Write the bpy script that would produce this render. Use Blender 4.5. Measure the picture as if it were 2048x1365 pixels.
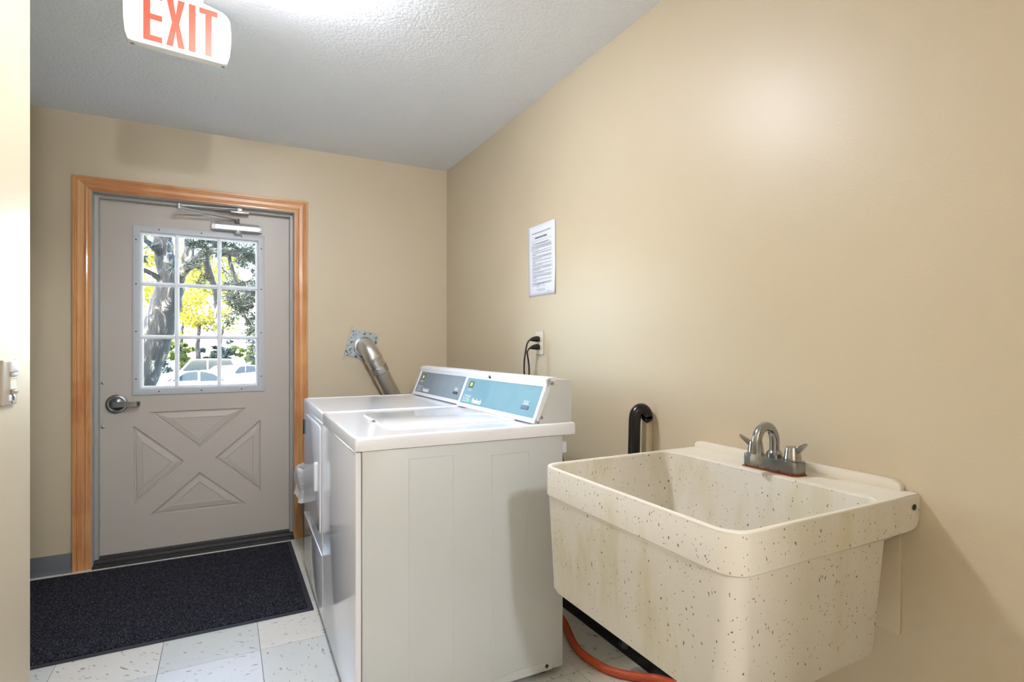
import bpy, bmesh, math, random
from mathutils import Vector, Matrix
R = math.radians
random.seed(7)
for o in list(bpy.data.objects): bpy.data.objects.remove(o)
COL = bpy.context.scene.collection
SC = bpy.context.scene

# ---------------------------------------------------------------- camera
cam = bpy.data.cameras.new('camera'); camo = bpy.data.objects.new('camera', cam); COL.objects.link(camo)
camo.location = (0, 0, 1.19); camo.rotation_euler = (R(90), 0, R(-27.7))
cam.sensor_width = 36; cam.lens = 1094/2048*36; cam.shift_y = 12.5/2048; cam.clip_start = .02; cam.clip_end = 300
SC.camera = camo
# ---------------------------------------------------------------- light
SC.view_settings.view_transform = 'Standard'; SC.view_settings.look = 'None'
SC.view_settings.gamma = 1; SC.view_settings.use_curve_mapping = False
SC.view_settings.exposure = 0.45
w = bpy.data.worlds.new('sky'); SC.world = w; w.use_nodes = True
nt = w.node_tree; bg = nt.nodes['Background']
sky = nt.nodes.new('ShaderNodeTexSky'); sky.sky_type = 'NISHITA'; sky.sun_disc = False
sky.sun_elevation = R(38); sky.sun_rotation = R(245); sky.air_density = 1.0
nt.links.new(sky.outputs[0], bg.inputs[0]); bg.inputs[1].default_value = 3.6
sun = bpy.data.lights.new('sun', 'SUN'); sun.energy = 9; sun.angle = R(.6); sun.color = (1, .95, .86)
suno = bpy.data.objects.new('sun', sun); COL.objects.link(suno)
suno.rotation_euler = Vector((.95, .45, -.8)).to_track_quat('-Z', 'Y').to_euler()
LAMP_FRONT = 125.0      # strength of the ceiling lamp by the exit sign
LAMP_REAR = 290.0      # strength of the ceiling lamp behind the camera

# ---------------------------------------------------------------- helpers
def srgb(h):
    if isinstance(h, str): h = [int(h[i:i+2], 16)/255 for i in (0, 2, 4)]
    return tuple((c/12.92 if c <= .04045 else ((c+.055)/1.055)**2.4) for c in h) + (1,)
def mat(name, col, rough=.5, metal=0, bump=None, spec=None, coat=0, emit=None, trans=None):
    m = bpy.data.materials.new(name); m.use_nodes = True
    t = m.node_tree; p = t.nodes['Principled BSDF']
    p.inputs['Base Color'].default_value = srgb(col) if isinstance(col, str) else col
    p.inputs['Roughness'].default_value = rough; p.inputs['Metallic'].default_value = metal
    if spec is not None: p.inputs['Specular IOR Level'].default_value = spec
    if coat: p.inputs['Coat Weight'].default_value = coat; p.inputs['Coat Roughness'].default_value = .08
    if emit: p.inputs['Emission Color'].default_value = srgb(emit[0]); p.inputs['Emission Strength'].default_value = emit[1]
    if bump:
        add_bump(m, *bump)
    return m
def coords(m, scale=(1, 1, 1), kind='Object', rot=(0, 0, 0)):
    t = m.node_tree; tc = t.nodes.new('ShaderNodeTexCoord'); mp = t.nodes.new('ShaderNodeMapping')
    mp.inputs['Scale'].default_value = scale; mp.inputs['Rotation'].default_value = rot
    t.links.new(tc.outputs[kind], mp.inputs[0]); return mp.outputs[0]
def noise(m, scale, detail=3, rough=.5, vec=None, dist=0):
    t = m.node_tree; n = t.nodes.new('ShaderNodeTexNoise')
    n.inputs['Scale'].default_value = scale; n.inputs['Detail'].default_value = detail
    n.inputs['Roughness'].default_value = rough; n.inputs['Distortion'].default_value = dist
    t.links.new(vec if vec is not None else coords(m), n.inputs['Vector']); return n.outputs['Fac']
def vor(m, scale, vec=None, feature='F1'):
    t = m.node_tree; n = t.nodes.new('ShaderNodeTexVoronoi'); n.feature = feature
    n.inputs['Scale'].default_value = scale
    t.links.new(vec if vec is not None else coords(m), n.inputs['Vector']); return n
def ramp(m, fac, stops):
    t = m.node_tree; r = t.nodes.new('ShaderNodeValToRGB')
    while len(r.color_ramp.elements) < len(stops): r.color_ramp.elements.new(.5)
    for e, (p, c) in zip(r.color_ramp.elements, stops):
        e.position = p; e.color = srgb(c) if isinstance(c, str) else (c, c, c, 1)
    t.links.new(fac, r.inputs[0]); return r.outputs[0]
def mix(m, fac, a, b, blend='MIX'):
    t = m.node_tree; n = t.nodes.new('ShaderNodeMix'); n.data_type = 'RGBA'; n.blend_type = blend
    for s, v in ((n.inputs[0], fac), (n.inputs[6], a), (n.inputs[7], b)):
        if hasattr(v, 'links'): t.links.new(v, s)
        else: s.default_value = srgb(v) if isinstance(v, str) else v
    return n.outputs[2]
def math_n(m, op, a, b=0.):
    t = m.node_tree; n = t.nodes.new('ShaderNodeMath'); n.operation = op
    for s, v in zip(n.inputs, (a, b)):
        if hasattr(v, 'links'): t.links.new(v, s)
        else: s.default_value = v
    return n.outputs[0]
def base(m, sock): m.node_tree.links.new(sock, m.node_tree.nodes['Principled BSDF'].inputs['Base Color'])
def setin(m, name, sock): m.node_tree.links.new(sock, m.node_tree.nodes['Principled BSDF'].inputs[name])
def bump(m, fac, strength=.3, dist=.001):
    t = m.node_tree; b = t.nodes.new('ShaderNodeBump'); b.inputs['Strength'].default_value = strength
    b.inputs['Distance'].default_value = dist; t.links.new(fac, b.inputs['Height'])
    t.links.new(b.outputs[0], t.nodes['Principled BSDF'].inputs['Normal'])
def add_bump(m, scale, strength, dist): bump(m, noise(m, scale, 4), strength, dist)

def merge(bm, tmp, M=None):
    if M is not None: tmp.transform(M)
    me = bpy.data.meshes.new('tmp'); tmp.to_mesh(me); tmp.free(); bm.from_mesh(me); bpy.data.meshes.remove(me)
def box(bm, x0, x1, y0, y1, z0, z1, bev=0, seg=2, M=None):
    t = bmesh.new(); bmesh.ops.create_cube(t, size=1)
    for v in t.verts: v.co = Vector(((x0+x1)/2+v.co.x*(x1-x0), (y0+y1)/2+v.co.y*(y1-y0), (z0+z1)/2+v.co.z*(z1-z0)))
    if bev: bmesh.ops.bevel(t, geom=t.edges[:], offset=bev, segments=seg, profile=.5, affect='EDGES')
    merge(bm, t, M); return bm
def tube(bm, pts, r, seg=12, cap=True):
    pts = [Vector(p) for p in pts]; n = len(pts); rr = r if isinstance(r, (list, tuple)) else [r]*n
    rings = []; up = None
    for i, p in enumerate(pts):
        d = (pts[min(i+1, n-1)]-pts[max(i-1, 0)]).normalized()
        if up is None: up = d.orthogonal().normalized()
        up = (up-d*up.dot(d)).normalized(); s = d.cross(up)
        rings.append([bm.verts.new(p+(up*math.cos(a)+s*math.sin(a))*rr[i]) for a in [2*math.pi*k/seg for k in range(seg)]])
    for a, b in zip(rings, rings[1:]):
        for k in range(seg): bm.faces.new((a[k], a[(k+1) % seg], b[(k+1) % seg], b[k]))
    if cap: bm.faces.new(rings[0][::-1]); bm.faces.new(rings[-1])
    return bm
def lathe(bm, prof, seg=32, M=None, a0=0, a1=2*math.pi):
    t = bmesh.new(); rings = []
    for r, z in prof: rings.append([t.verts.new((max(r, 1e-5)*math.cos(2*math.pi*k/seg), max(r, 1e-5)*math.sin(2*math.pi*k/seg), z)) for k in range(seg)])
    for a, b in zip(rings, rings[1:]):
        for k in range(seg): t.faces.new((a[k], a[(k+1) % seg], b[(k+1) % seg], b[k]))
    t.faces.new(rings[0][::-1]); t.faces.new(rings[-1])
    merge(bm, t, M); return bm
def prism(bm, poly, axis, a, b, M=None, bev=0):
    """poly: 2D points; extruded along axis from a to b. axis 'x': (y,z); 'y': (x,z); 'z': (x,y)"""
    t = bmesh.new()
    def P(p, c): return {'x': (c, p[0], p[1]), 'y': (p[0], c, p[1]), 'z': (p[0], p[1], c)}[axis]
    A = [t.verts.new(P(p, a)) for p in poly]; B = [t.verts.new(P(p, b)) for p in poly]; n = len(poly)
    t.faces.new(A); t.faces.new(B[::-1])
    for i in range(n): t.faces.new((A[i], B[i], B[(i+1) % n], A[(i+1) % n]))
    bmesh.ops.recalc_face_normals(t, faces=t.faces)
    if bev: bmesh.ops.bevel(t, geom=t.edges[:], offset=bev, segments=2, profile=.5, affect='EDGES')
    merge(bm, t, M); return bm
def rrect(x0, x1, y0, y1, r, n=6):
    if not isinstance(r, (list, tuple)): r = [r]*4
    out = []
    for (cx, cy, a, q) in ((x1-r[0], y1-r[0], 0, r[0]), (x0+r[1], y1-r[1], 90, r[1]), (x0+r[2], y0+r[2], 180, r[2]), (x1-r[3], y0+r[3], 270, r[3])):
        for k in range(n+1):
            t = R(a+90*k/n); out.append((cx+q*math.cos(t), cy+q*math.sin(t)))
    return out
def rot(axis, deg, c=(0, 0, 0)):
    c = Vector(c); return Matrix.Translation(c) @ Matrix.Rotation(R(deg), 4, axis) @ Matrix.Translation(-c)
def obj(name, bm, m, parent=None, smooth=35, kind=None):
    me = bpy.data.meshes.new(name)
    if isinstance(bm, bmesh.types.BMesh):
        bmesh.ops.recalc_face_normals(bm, faces=bm.faces); bm.to_mesh(me); bm.free()
    else: me.from_pydata(*bm); me.update()
    if smooth:
        me.polygons.foreach_set('use_smooth', [True]*len(me.polygons))
        try: me.set_sharp_from_angle(angle=R(smooth))
        except Exception: pass
    for x in (m if isinstance(m, (list, tuple)) else [m]): me.materials.append(x)
    o = bpy.data.objects.new(name, me); COL.objects.link(o)
    if parent: o.parent = parent
    if kind: o['kind'] = kind
    return o
def struct(name, bm, m, **k): return obj(name, bm, m, kind='structure', **k)
def tag(o, label, cat, group=None):
    o['label'] = label; o['category'] = cat
    if group: o['group'] = group
    return o
def thing(name, label, cat, loc=(0, 0, 0), rz=0, group=None):
    o = bpy.data.objects.new(name, None); COL.objects.link(o); o.location = loc; o.rotation_euler = (0, 0, rz)
    o.empty_display_size = .1
    return tag(o, label, cat, group)
def nb(): return bmesh.new()
def text(name, body, size, M, m, parent, ext=.0003, bold=0, align='CENTER', sx=1):
    cu = bpy.data.curves.new('t', 'FONT'); cu.body = body; cu.size = size; cu.extrude = ext; cu.offset = bold
    cu.align_x = align; cu.align_y = 'CENTER'; cu.resolution_u = 3
    o = bpy.data.objects.new('t', cu); COL.objects.link(o)
    dg = bpy.context.evaluated_depsgraph_get(); me = bpy.data.meshes.new_from_object(o.evaluated_get(dg))
    bpy.data.objects.remove(o)
    me.transform(M @ Matrix.Diagonal((sx, 1, 1, 1))); me.materials.clear(); me.materials.append(m); me.name = name
    r = bpy.data.objects.new(name, me); COL.objects.link(r); r.parent = parent; return r

# ---------------------------------------------------------------- materials
def wall_paint():
    m = mat('wall_paint', 'cfc2a9', .40)
    c = coords(m)
    n = noise(m, 1.3, 3, .5, c); b0 = ramp(m, n, [(.3, 'cdbea2'), (.7, 'd1c3a9')])
    v = vor(m, 7, c); t = m.node_tree; sp = t.nodes.new('ShaderNodeSeparateColor'); t.links.new(v.outputs['Color'], sp.inputs[0])
    chip = math_n(m, 'MULTIPLY', math_n(m, 'LESS_THAN', sp.outputs[0], .22), math_n(m, 'LESS_THAN', v.outputs['Distance'], math_n(m, 'MULTIPLY', sp.outputs[1], .022)))
    base(m, mix(m, math_n(m, 'MULTIPLY', chip, .7), b0, 'f0e8d8'))
    a = noise(m, 210, 2, .5, c); b = noise(m, 6, 2, .5, c)
    bump(m, math_n(m, 'ADD', a, math_n(m, 'MULTIPLY', b, 1.2)), .22, .0012)
    return m
WALL = wall_paint()
def ceiling_paint():
    m = mat('ceiling_paint', 'eff4fb', .8)
    c = coords(m)
    n = noise(m, 75, 4, .6, c); v = noise(m, 30, 2, .5, c, .6)
    bump(m, ramp(m, math_n(m, 'ADD', math_n(m, 'MULTIPLY', n, .6), math_n(m, 'MULTIPLY', v, .4)), [(.38, 0.), (.62, 1.)]), .55, .003)
    return m
CEIL = ceiling_paint()
def wood(name, rotv):
    m = mat(name, 'c4813f', .32, coat=.3)
    c = coords(m, (1, 1, 1), rot=rotv)
    t = m.node_tree; mp = t.nodes.new('ShaderNodeMapping'); mp.inputs['Scale'].default_value = (38, 38, 1.6)
    t.links.new(c, mp.inputs[0])
    n = noise(m, 1, 5, .65, mp.outputs[0], .5)
    mp2 = t.nodes.new('ShaderNodeMapping'); mp2.inputs['Scale'].default_value = (3, 3, 2.2); t.links.new(c, mp2.inputs[0])
    n2 = noise(m, 1, 3, .5, mp2.outputs[0], 1.0)
    a = ramp(m, n, [(.3, 'c98a55'), (.5, 'dba46c'), (.75, 'e6b985')])
    b = ramp(m, n2, [(.35, 'cfa283'), (.6, 'f6f0ea')])
    base(m, mix(m, .55, a, b, 'MULTIPLY')); bump(m, n, .06, .0005)
    return m
WOODV = wood('pine_casing_upright', (0, 0, 0)); WOODH = wood('pine_casing_across', (0, R(90), 0))
JAMB = mat('grey_jamb_paint', 'a3a29d', .35, bump=(60, .15, .0008))
DOORP = mat('taupe_door_paint', 'bfb7ae', .38, bump=(180, .12, .0006))
LITE = mat('pale_grey_lite_frame', 'c6cace', .4)
MUNT = mat('white_muntin', 'f6f8fc', .4)
def glass_mat():
    m = bpy.data.materials.new('clear_glass'); m.use_nodes = True; t = m.node_tree
    for n in list(t.nodes): t.nodes.remove(n)
    o = t.nodes.new('ShaderNodeOutputMaterial'); mx = t.nodes.new('ShaderNodeMixShader'); fr = t.nodes.new('ShaderNodeFresnel')
    tr = t.nodes.new('ShaderNodeBsdfTransparent'); g = t.nodes.new('ShaderNodeBsdfGlossy'); g.inputs['Roughness'].default_value = .01
    tr.inputs[0].default_value = (.95, .97, .97, 1)
    fr.inputs[0].default_value = 1.3
    t.links.new(fr.outputs[0], mx.inputs[0]); t.links.new(tr.outputs[0], mx.inputs[1]); t.links.new(g.outputs[0], mx.inputs[2]); t.links.new(mx.outputs[0], o.inputs[0])
    return m
GLASS = glass_mat()
STEEL = mat('satin_nickel', '8d8f91', .3, 1)
CLOSER = mat('aluminium_paint', 'b9bbbb', .38, .55)
DARKSCREW = mat('dark_screw', '3c3e42', .4, .6)
SCREW = mat('zinc_screw', '9a9a98', .35, .8)
def threshold_mat():
    m = mat('dirty_threshold', '2a2926', .55)
    c = coords(m, (12, 60, 30)); n = noise(m, 4, 5, .7, c)
    base(m, ramp(m, n, [(.35, '121110'), (.6, '2b2926'), (.72, '6a665e')])); bump(m, n, .4, .002); return m
THRESH = threshold_mat()
COVE = mat('grey_vinyl_cove', '63666a', .4, bump=(40, .1, .001))
COVED = mat('black_vinyl_cove', '1b1c1f', .45)
def appliance(name, col, rough=.16):
    m = mat(name, col, rough, spec=.5, coat=.35)
    bump(m, noise(m, 320, 2, .5), .05, .0004); return m
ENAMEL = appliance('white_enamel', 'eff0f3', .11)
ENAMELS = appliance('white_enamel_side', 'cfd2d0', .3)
PLASTW = mat('white_plastic', 'ebedf2', .3)
GREYT = mat('grey_toe', '4a4d50', .6)
BLACK = mat('black_plastic', '101114', .35)
RUBBER = mat('black_rubber', '0d0d0f', .25, bump=(50, .08, .001))
PRINT = mat('white_print', 'f2f4f6', .5)
INK = mat('printed_ink', '8a929c', .7)
INKD = mat('dark_ink', '5b6370', .7)
PAPER = mat('white_paper', 'e9edf8', .7, bump=(14, .2, .004))
def panel_mat(name, a, b):
    m = mat(name, a, .5, spec=.3)
    n = noise(m, 5, 3, .5); base(m, ramp(m, n, [(.3, a), (.7, b)])); return m
PAN_BLUE = panel_mat('blue_control_film', '6b95a2', '7aa3af')
PAN_GREY = panel_mat('slate_control_film', '7b8790', '87929a')
LED = mat('led_display', '1b2a12', .3, emit=('7d8f2a', .25))
LEDON = mat('led_digits', 'dff27a', .4, emit=('dff27a', .6))
LEDG = mat('led_green', '35d86a', .4, emit=('35e070', .9))
def galv():
    m = mat('galvanised_plate', 'a9b3b4', .45, .55)
    v = vor(m, 90); n = noise(m, 60, 3, .6)
    s = ramp(m, n, [(.34, '3f3f3a'), (.42, 'a3aeb0'), (.7, 'bcc6c8')]); base(m, s); return m
GALV = galv()
DUCT = mat('aluminium_duct', 'dedbd6', .36, 1, bump=(25, .08, .002))
FOIL = mat('foil_tape', 'c9cbd0', .22, 1)
def foil(): bump(FOIL, noise(FOIL, 110, 4, .7), 1.0, .004)
foil()
def tub_mat():
    m = mat('speckled_tub', 'd8cfb6', .42)
    c = coords(m); t = m.node_tree
    st = t.nodes.new('ShaderNodeMapping'); st.inputs['Scale'].default_value = (1, 1, .55); t.links.new(c, st.inputs[0])
    ds = t.nodes.new('ShaderNodeVectorMath'); ds.operation = 'ADD'
    nn = t.nodes.new('ShaderNodeTexNoise'); nn.inputs['Scale'].default_value = 60; t.links.new(c, nn.inputs['Vector'])
    sc = t.nodes.new('ShaderNodeVectorMath'); sc.operation = 'SCALE'; sc.inputs['Scale'].default_value = .012
    t.links.new(nn.outputs['Color'], sc.inputs[0]); t.links.new(st.outputs[0], ds.inputs[0]); t.links.new(sc.outputs[0], ds.inputs[1])
    vec = ds.outputs[0]
    masks = []
    for s, th, rnd in ((85, .13, .5), (150, .15, .6), (55, .085, .5)):
        v = vor(m, s, vec)
        sep = t.nodes.new('ShaderNodeSeparateColor'); t.links.new(v.outputs['Color'], sep.inputs[0])
        pick = math_n(m, 'LESS_THAN', sep.outputs[0], rnd)
        r = t.nodes.new('ShaderNodeMath'); r.operation = 'MULTIPLY'; t.links.new(sep.outputs[1], r.inputs[0]); r.inputs[1].default_value = th
        r2 = math_n(m, 'ADD', r.outputs[0], th*.35)
        masks.append(math_n(m, 'MULTIPLY', math_n(m, 'LESS_THAN', v.outputs['Distance'], r2), pick))
    spk = math_n(m, 'MAXIMUM', math_n(m, 'MAXIMUM', masks[0], masks[1]), masks[2])
    sv = t.nodes.new('ShaderNodeMapping'); sv.inputs['Scale'].default_value = (1, 1, .25); t.links.new(c, sv.inputs[0])
    stain = noise(m, 7, 4, .6, sv.outputs[0]); cl = noise(m, 3, 2, .5, c)
    b0 = ramp(m, stain, [(.3, 'd8d1c0'), (.5, 'dcd6c8'), (.72, 'c6bc92')])
    b1 = mix(m, math_n(m, 'MULTIPLY', ramp(m, cl, [(.4, 0.), (.65, 1.)]), .5), b0, 'e0d8ce')
    base(m, mix(m, math_n(m, 'MULTIPLY', spk, .85), b1, '453f30'))
    bump(m, noise(m, 150, 3, .6, c), .15, .0008)
    return m
TUB = tub_mat()
TUBTOP = mat('worn_tub_rim', 'e9e2d2', .4)
def faucet_mat():
    m = mat('worn_chrome', 'a2a3a3', .16, 1)
    n = noise(m, 70, 4, .65)
    setin(m, 'Roughness', ramp(m, n, [(.4, .12), (.75, .28)]))
    base(m, ramp(m, n, [(.3, 'a2a3a2'), (.7, 'b0b0ae')])); return m
CHROME = faucet_mat()
def rusty():
    m = mat('rust_streaked_chrome', '8f9090', .3, 1)
    t = m.node_tree; tc = t.nodes.new('ShaderNodeTexCoord'); sx = t.nodes.new('ShaderNodeSeparateXYZ'); t.links.new(tc.outputs['Object'], sx.inputs[0])
    n = noise(m, 90, 4, .7, tc.outputs['Object'])
    h = math_n(m, 'ADD', math_n(m, 'MULTIPLY', sx.outputs[2], -70), math_n(m, 'MULTIPLY', n, 2.2))
    rust = ramp(m, h, [(.35, 0.), (.8, 1.)])
    base(m, mix(m, rust, '8e9091', '6b4128')); setin(m, 'Metallic', math_n(m, 'SUBTRACT', 1., rust))
    return m
RUSTY = rusty()
RUST = mat('rust_stain', 'a8642c', .8)
CRUST = mat('lime_crust', 'a8a498', .85, bump=(220, .9, .003))
ORANGE = mat('orange_hose', 'c2522c', .45, bump=(120, .15, .001))
def mat_carpet():
    m = mat('charcoal_carpet', '22222a', .95, spec=.1)
    n = noise(m, 260, 3, .7); v = noise(m, 90, 2, .5)
    base(m, ramp(m, n, [(.36, '0c0c10'), (.52, '202028'), (.64, '6a6a76')])); bump(m, n, 1., .006); return m
CARPET = mat_carpet()
def tile_mat(name, a, b, fleck):
    m = mat(name, a, .33, coat=.1)
    t = m.node_tree
    geo = t.nodes.new('ShaderNodeNewGeometry'); oi = t.nodes.new('ShaderNodeObjectInfo')
    rn = t.nodes.new('ShaderNodeVectorRotate'); rn.rotation_type = 'Z_AXIS'
    t.links.new(geo.outputs['Position'], rn.inputs['Vector']); t.links.new(math_n(m, 'MULTIPLY', oi.outputs['Random'], 40), rn.inputs['Angle'])
    mp = t.nodes.new('ShaderNodeMapping'); mp.inputs['Scale'].default_value = (1, .28, 1); t.links.new(rn.outputs[0], mp.inputs[0])
    n = noise(m, 5, 4, .6, mp.outputs[0]); n2 = noise(m, 62, 3, .55, mp.outputs[0], .3); n3 = noise(m, 95, 2, .5, mp.outputs[0])
    b0 = ramp(m, n, [(.3, a), (.7, b)])
    b1 = mix(m, ramp(m, n2, [(.645, 0.), (.68, 1.)]), b0, fleck)
    b2 = mix(m, ramp(m, n3, [(.68, 0.), (.71, .9)]), b1, '77746a')
    base(m, b2)
    bump(m, noise(m, 30, 2, .5, geo.outputs['Position']), .06, .0008)
    return m
T_CREAM = tile_mat('cream_vinyl_tile', 'dbd6ca', 'e2ded4', '99938a')
T_GREY = tile_mat('grey_vinyl_tile', 'cccdc6', 'd6d6cf', '8d928c')
T_PALE = tile_mat('pale_vinyl_tile', 'd8d8d6', 'e0e0de', '92918d')
GROUT = mat('tile_joint_black', '3a352c', .8)
WHITEP = mat('ivory_plastic', 'd9d2c2', .35)
WHITED = mat('grey_plastic', 'b3a898', .4)
SIGNW = mat('white_sign_housing', 'f1f1ee', .35)
SIGNR = mat('red_sign_letters', 'd8402a', .5, emit=('ff4a2c', .30))
LAMPM = mat('lamp_dome', 'ffffff', .5, emit=('f2f6ff', LAMP_FRONT))
LAMPR = mat('lamp_dome_rear', 'ffffff', .5, emit=('f4f6ff', LAMP_REAR))
BAG = mat('white_plastic_bag', 'e6e6e8', .3, bump=(45, .8, .006))
BAG.node_tree.nodes['Principled BSDF'].inputs['Subsurface Weight'].default_value = 0
CAN = mat('grey_bin_plastic', '7c7770', .5)

# ---------------------------------------------------------------- room shell
XR = 1.393; YB = 3.65; ZC = 2.438; XL = -.49; XF = -2.0; YF = -2.3; YW = 2.016
bm = nb(); box(bm, XF-.2, XR+.2, YF-.2, YB+.16, -.2, -.004); FLOOR = struct('floor', bm, GROUT, smooth=0)
TX, TY = .342, .347
me_t = {}
def tile_mesh(m):
    b = nb(); g = .0009
    prism(b, [(g, g), (TX-g, g), (TX-g, TY-g), (g, TY-g)], 'z', -.004, 0)
    t = obj('tile', b, m, smooth=0); return t
protos = [tile_mesh(T_CREAM), tile_mesh(T_GREY), tile_mesh(T_PALE)]
used = [False]*3
x0 = .124-TX*7; y0 = 2.361-TY*14
grid_pick = {}
for i in range(0, 11):
    for j in range(0, 18):
        x = x0+TX*i; y = y0+TY*j
        k = 1 if (i+j) % 2 == 0 else (0 if random.random() < .85 else 2)
        if i < 10 and x+TX > XR+.02: pass
        o = protos[k] if not used[k] else protos[k].copy()
        if used[k]: COL.objects.link(o)
        used[k] = True
        o.location = (x, y, 0); o.parent = FLOOR
bm = nb(); box(bm, XF-.2, XR+.2, YF-.2, YB+.2, ZC, ZC+.2); struct('ceiling', bm, CEIL, smooth=0)
bm = nb(); box(bm, XR, XR+.2, YF, YB, 0, ZC); struct('wall_right', bm, WALL, smooth=0)
OX0, OX1, OZ = -.634, .385, 2.031
bm = nb()
box(bm, XF-.2, OX0, YB, YB+.16, 0, ZC); box(bm, OX1, XR+.2, YB, YB+.16, 0, ZC); box(bm, OX0, OX1, YB, YB+.16, OZ, ZC)
struct('wall_back', bm, WALL, smooth=0)
bm = nb(); box(bm, XL-.13, XL, YF, YW, 0, ZC, .004); struct('wall_left', bm, WALL, smooth=0)
bm = nb(); box(bm, XF-.2, XF, .9, YB, 0, ZC); struct('wall_alcove_end', bm, WALL, smooth=0)
bm = nb(); box(bm, XF, XL-.13, .8, .9, 0, ZC); struct('wall_alcove_front', bm, WALL, smooth=0)
bm = nb(); box(bm, XL-.13, XR+.2, YF-.2, YF, 0, ZC); struct('wall_front', bm, WALL, smooth=0)
bm = nb(); box(bm, .56, XR, -.62, -.50, 0, ZC, .003); struct('wall_nook', bm, WALL, smooth=0)
def cove(name, pts, m, h=.1, t=.004, toe=.014):
    bm = nb()
    (ax, ay), (bx, by), (nx, ny) = pts
    prof = [(0, 0), (toe, 0), (toe-.001, .003), (t+.002, .014), (t, .02), (t, h-.002), (t-.002, h), (0, h)]
    A = [bm.verts.new((ax+nx*p[0], ay+ny*p[0], p[1])) for p in prof]; B = [bm.verts.new((bx+nx*p[0], by+ny*p[0], p[1])) for p in prof]
    for i in range(len(prof)): bm.faces.new((A[i], A[(i+1) % len(prof)], B[(i+1) % len(prof)], B[i]))
    bm.faces.new(A); bm.faces.new(B[::-1]); return struct(name, bm, m, smooth=50)
cove('baseboard_back_left', ((XF, YB), (-.714, YB), (0, -1)), COVE)
cove('baseboard_back_right', ((.466, YB), (XR, YB), (0, -1)), COVE)
cove('baseboard_right', ((XR, YB-.015), (XR, YF), (-1, 0)), COVED, toe=.023)
cove('baseboard_left', ((XL, YF), (XL, YW), (1, 0)), COVE)
cove('baseboard_left_end', ((XL-.13, YW), (XL, YW), (0, 1)), COVE)

# wooden casing round the door: three mitred boards of one moulding
trim = bpy.data.objects.new('trim_1', None); COL.objects.link(trim); trim['kind'] = 'structure'; trim.location = (-.12, YB, 0)
PROF = [(0, 0), (0, .008), (.003, .010), (.013, .010), (.0145, .014), (.020, .015), (.026, .013), (.030, .0105), (.048, .0115), (.058, .0165), (.061, .0135), (.064, .0135), (.067, .018), (.078, .018), (.080, .016), (.080, 0)]
CI0, CI1, CZ = -.634, .382, 2.030
def casing(pathf, m):
    bm = nb(); A = []; B = []
    for wv, h in PROF:
        a, b = pathf(wv); A.append(bm.verts.new((a[0]+.12, -h, a[1]))); B.append(bm.verts.new((b[0]+.12, -h, b[1])))
    n = len(PROF)
    for i in range(n): bm.faces.new((A[i], A[(i+1) % n], B[(i+1) % n], B[i]))
    bm.faces.new(A); bm.faces.new(B[::-1]); obj('casing_board', bm, m, trim, smooth=20)
casing(lambda q: ((CI0-q, .001), (CI0-q, CZ+q*.92)), WOODV)
casing(lambda q: ((CI1+q, .001), (CI1+q, CZ+q*.92)), WOODV)
casing(lambda q: ((CI0-q, CZ+q*.92), (CI1+q, CZ+q*.92)), WOODH)

# steel jamb with its stops
bm = nb()
J = [(YB-.004, 0), (YB-.004, .004), (YB+.006, .006), (YB+.045, .006), (YB+.047, .022), (YB+.078, .024), (YB+.080, .006), (YB+.16, .006), (YB+.16, 0)]
def jamb(P):
    n = len(J); A = [bm.verts.new(P(y, d, 0)) for y, d in J]; B = [bm.verts.new(P(y, d, 1)) for y, d in J]
    for i in range(n): bm.faces.new((A[i], A[(i+1) % n], B[(i+1) % n], B[i]))
    bm.faces.new(A); bm.faces.new(B[::-1])
jamb(lambda y, d, e: (OX0+d, y, (OZ-d) if e else 0.0))
jamb(lambda y, d, e: (OX1-d, y, (OZ-d) if e else 0.0))
jamb(lambda y, d, e: ((OX1-d) if e else (OX0+d), y, OZ-d))
struct('trim_2', bm, JAMB, smooth=25)
bm = nb()
prism(bm, [(3.626, 0), (3.64, .010), (3.67, .016), (3.675, .026), (3.715, .030), (3.72, .0362), (3.80, .0362), (3.81, 0)], 'x', OX0+.004, OX1-.004)
struct('trim_3', bm, THRESH, smooth=20)

# ---------------------------------------------------------------- the door
door = bpy.data.objects.new('door_1', None); COL.objects.link(door); door['kind'] = 'structure'
DY = 3.733; door.location = (-.122, DY, 0)
def D(x, z): return (x+.122, z)      # world x -> door local
SX0, SX1, SZ0, SZ1 = -.622, .374, .0365, 2.018
LX0, LX1, LZ0, LZ1 = -.425, .181, .955, 1.846     # opening of the lite
tris = [[(-.383, .819), (.115, .819), (-.133, .594)], [(-.379, .228), (.118, .228), (-.132, .449)],
        [(-.459, .747), (-.212, .525), (-.452, .300)], [(.196, .74), (-.052, .525), (.196, .297)]]
bm = nb()
def loopv(pts, y): return [bm.verts.new((p[0], y, p[1])) for p in pts]
def inset(t, d):
    out = []; c = Vector((sum(p[0] for p in t)/3, sum(p[1] for p in t)/3)); n = 3; L = []
    for i in range(3):
        a = Vector(t[i]); b = Vector(t[(i+1) % 3]); e = (b-a).normalized(); nn = Vector((-e.y, e.x))
        if nn.dot(c-a) < 0: nn = -nn
        L.append((a+nn*d, e))
    for i in range(3):
        p, u = L[i-1]; q, v = L[i]
        den = u.x*v.y-u.y*v.x; s = ((q-p).x*v.y-(q-p).y*v.x)/den; r = p+u*s; out.append((r.x, r.y))
    return out
outer = loopv([D(SX0, SZ0), D(SX1, SZ0), D(SX1, SZ1), D(SX0, SZ1)], 0)
hole = loopv([D(LX0, LZ0), D(LX1, LZ0), D(LX1, LZ1), D(LX0, LZ1)], 0)
edges = []
tl = []
for L in (outer, hole): edges += [bm.edges.new((L[i], L[(i+1) % 4])) for i in range(4)]
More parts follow.
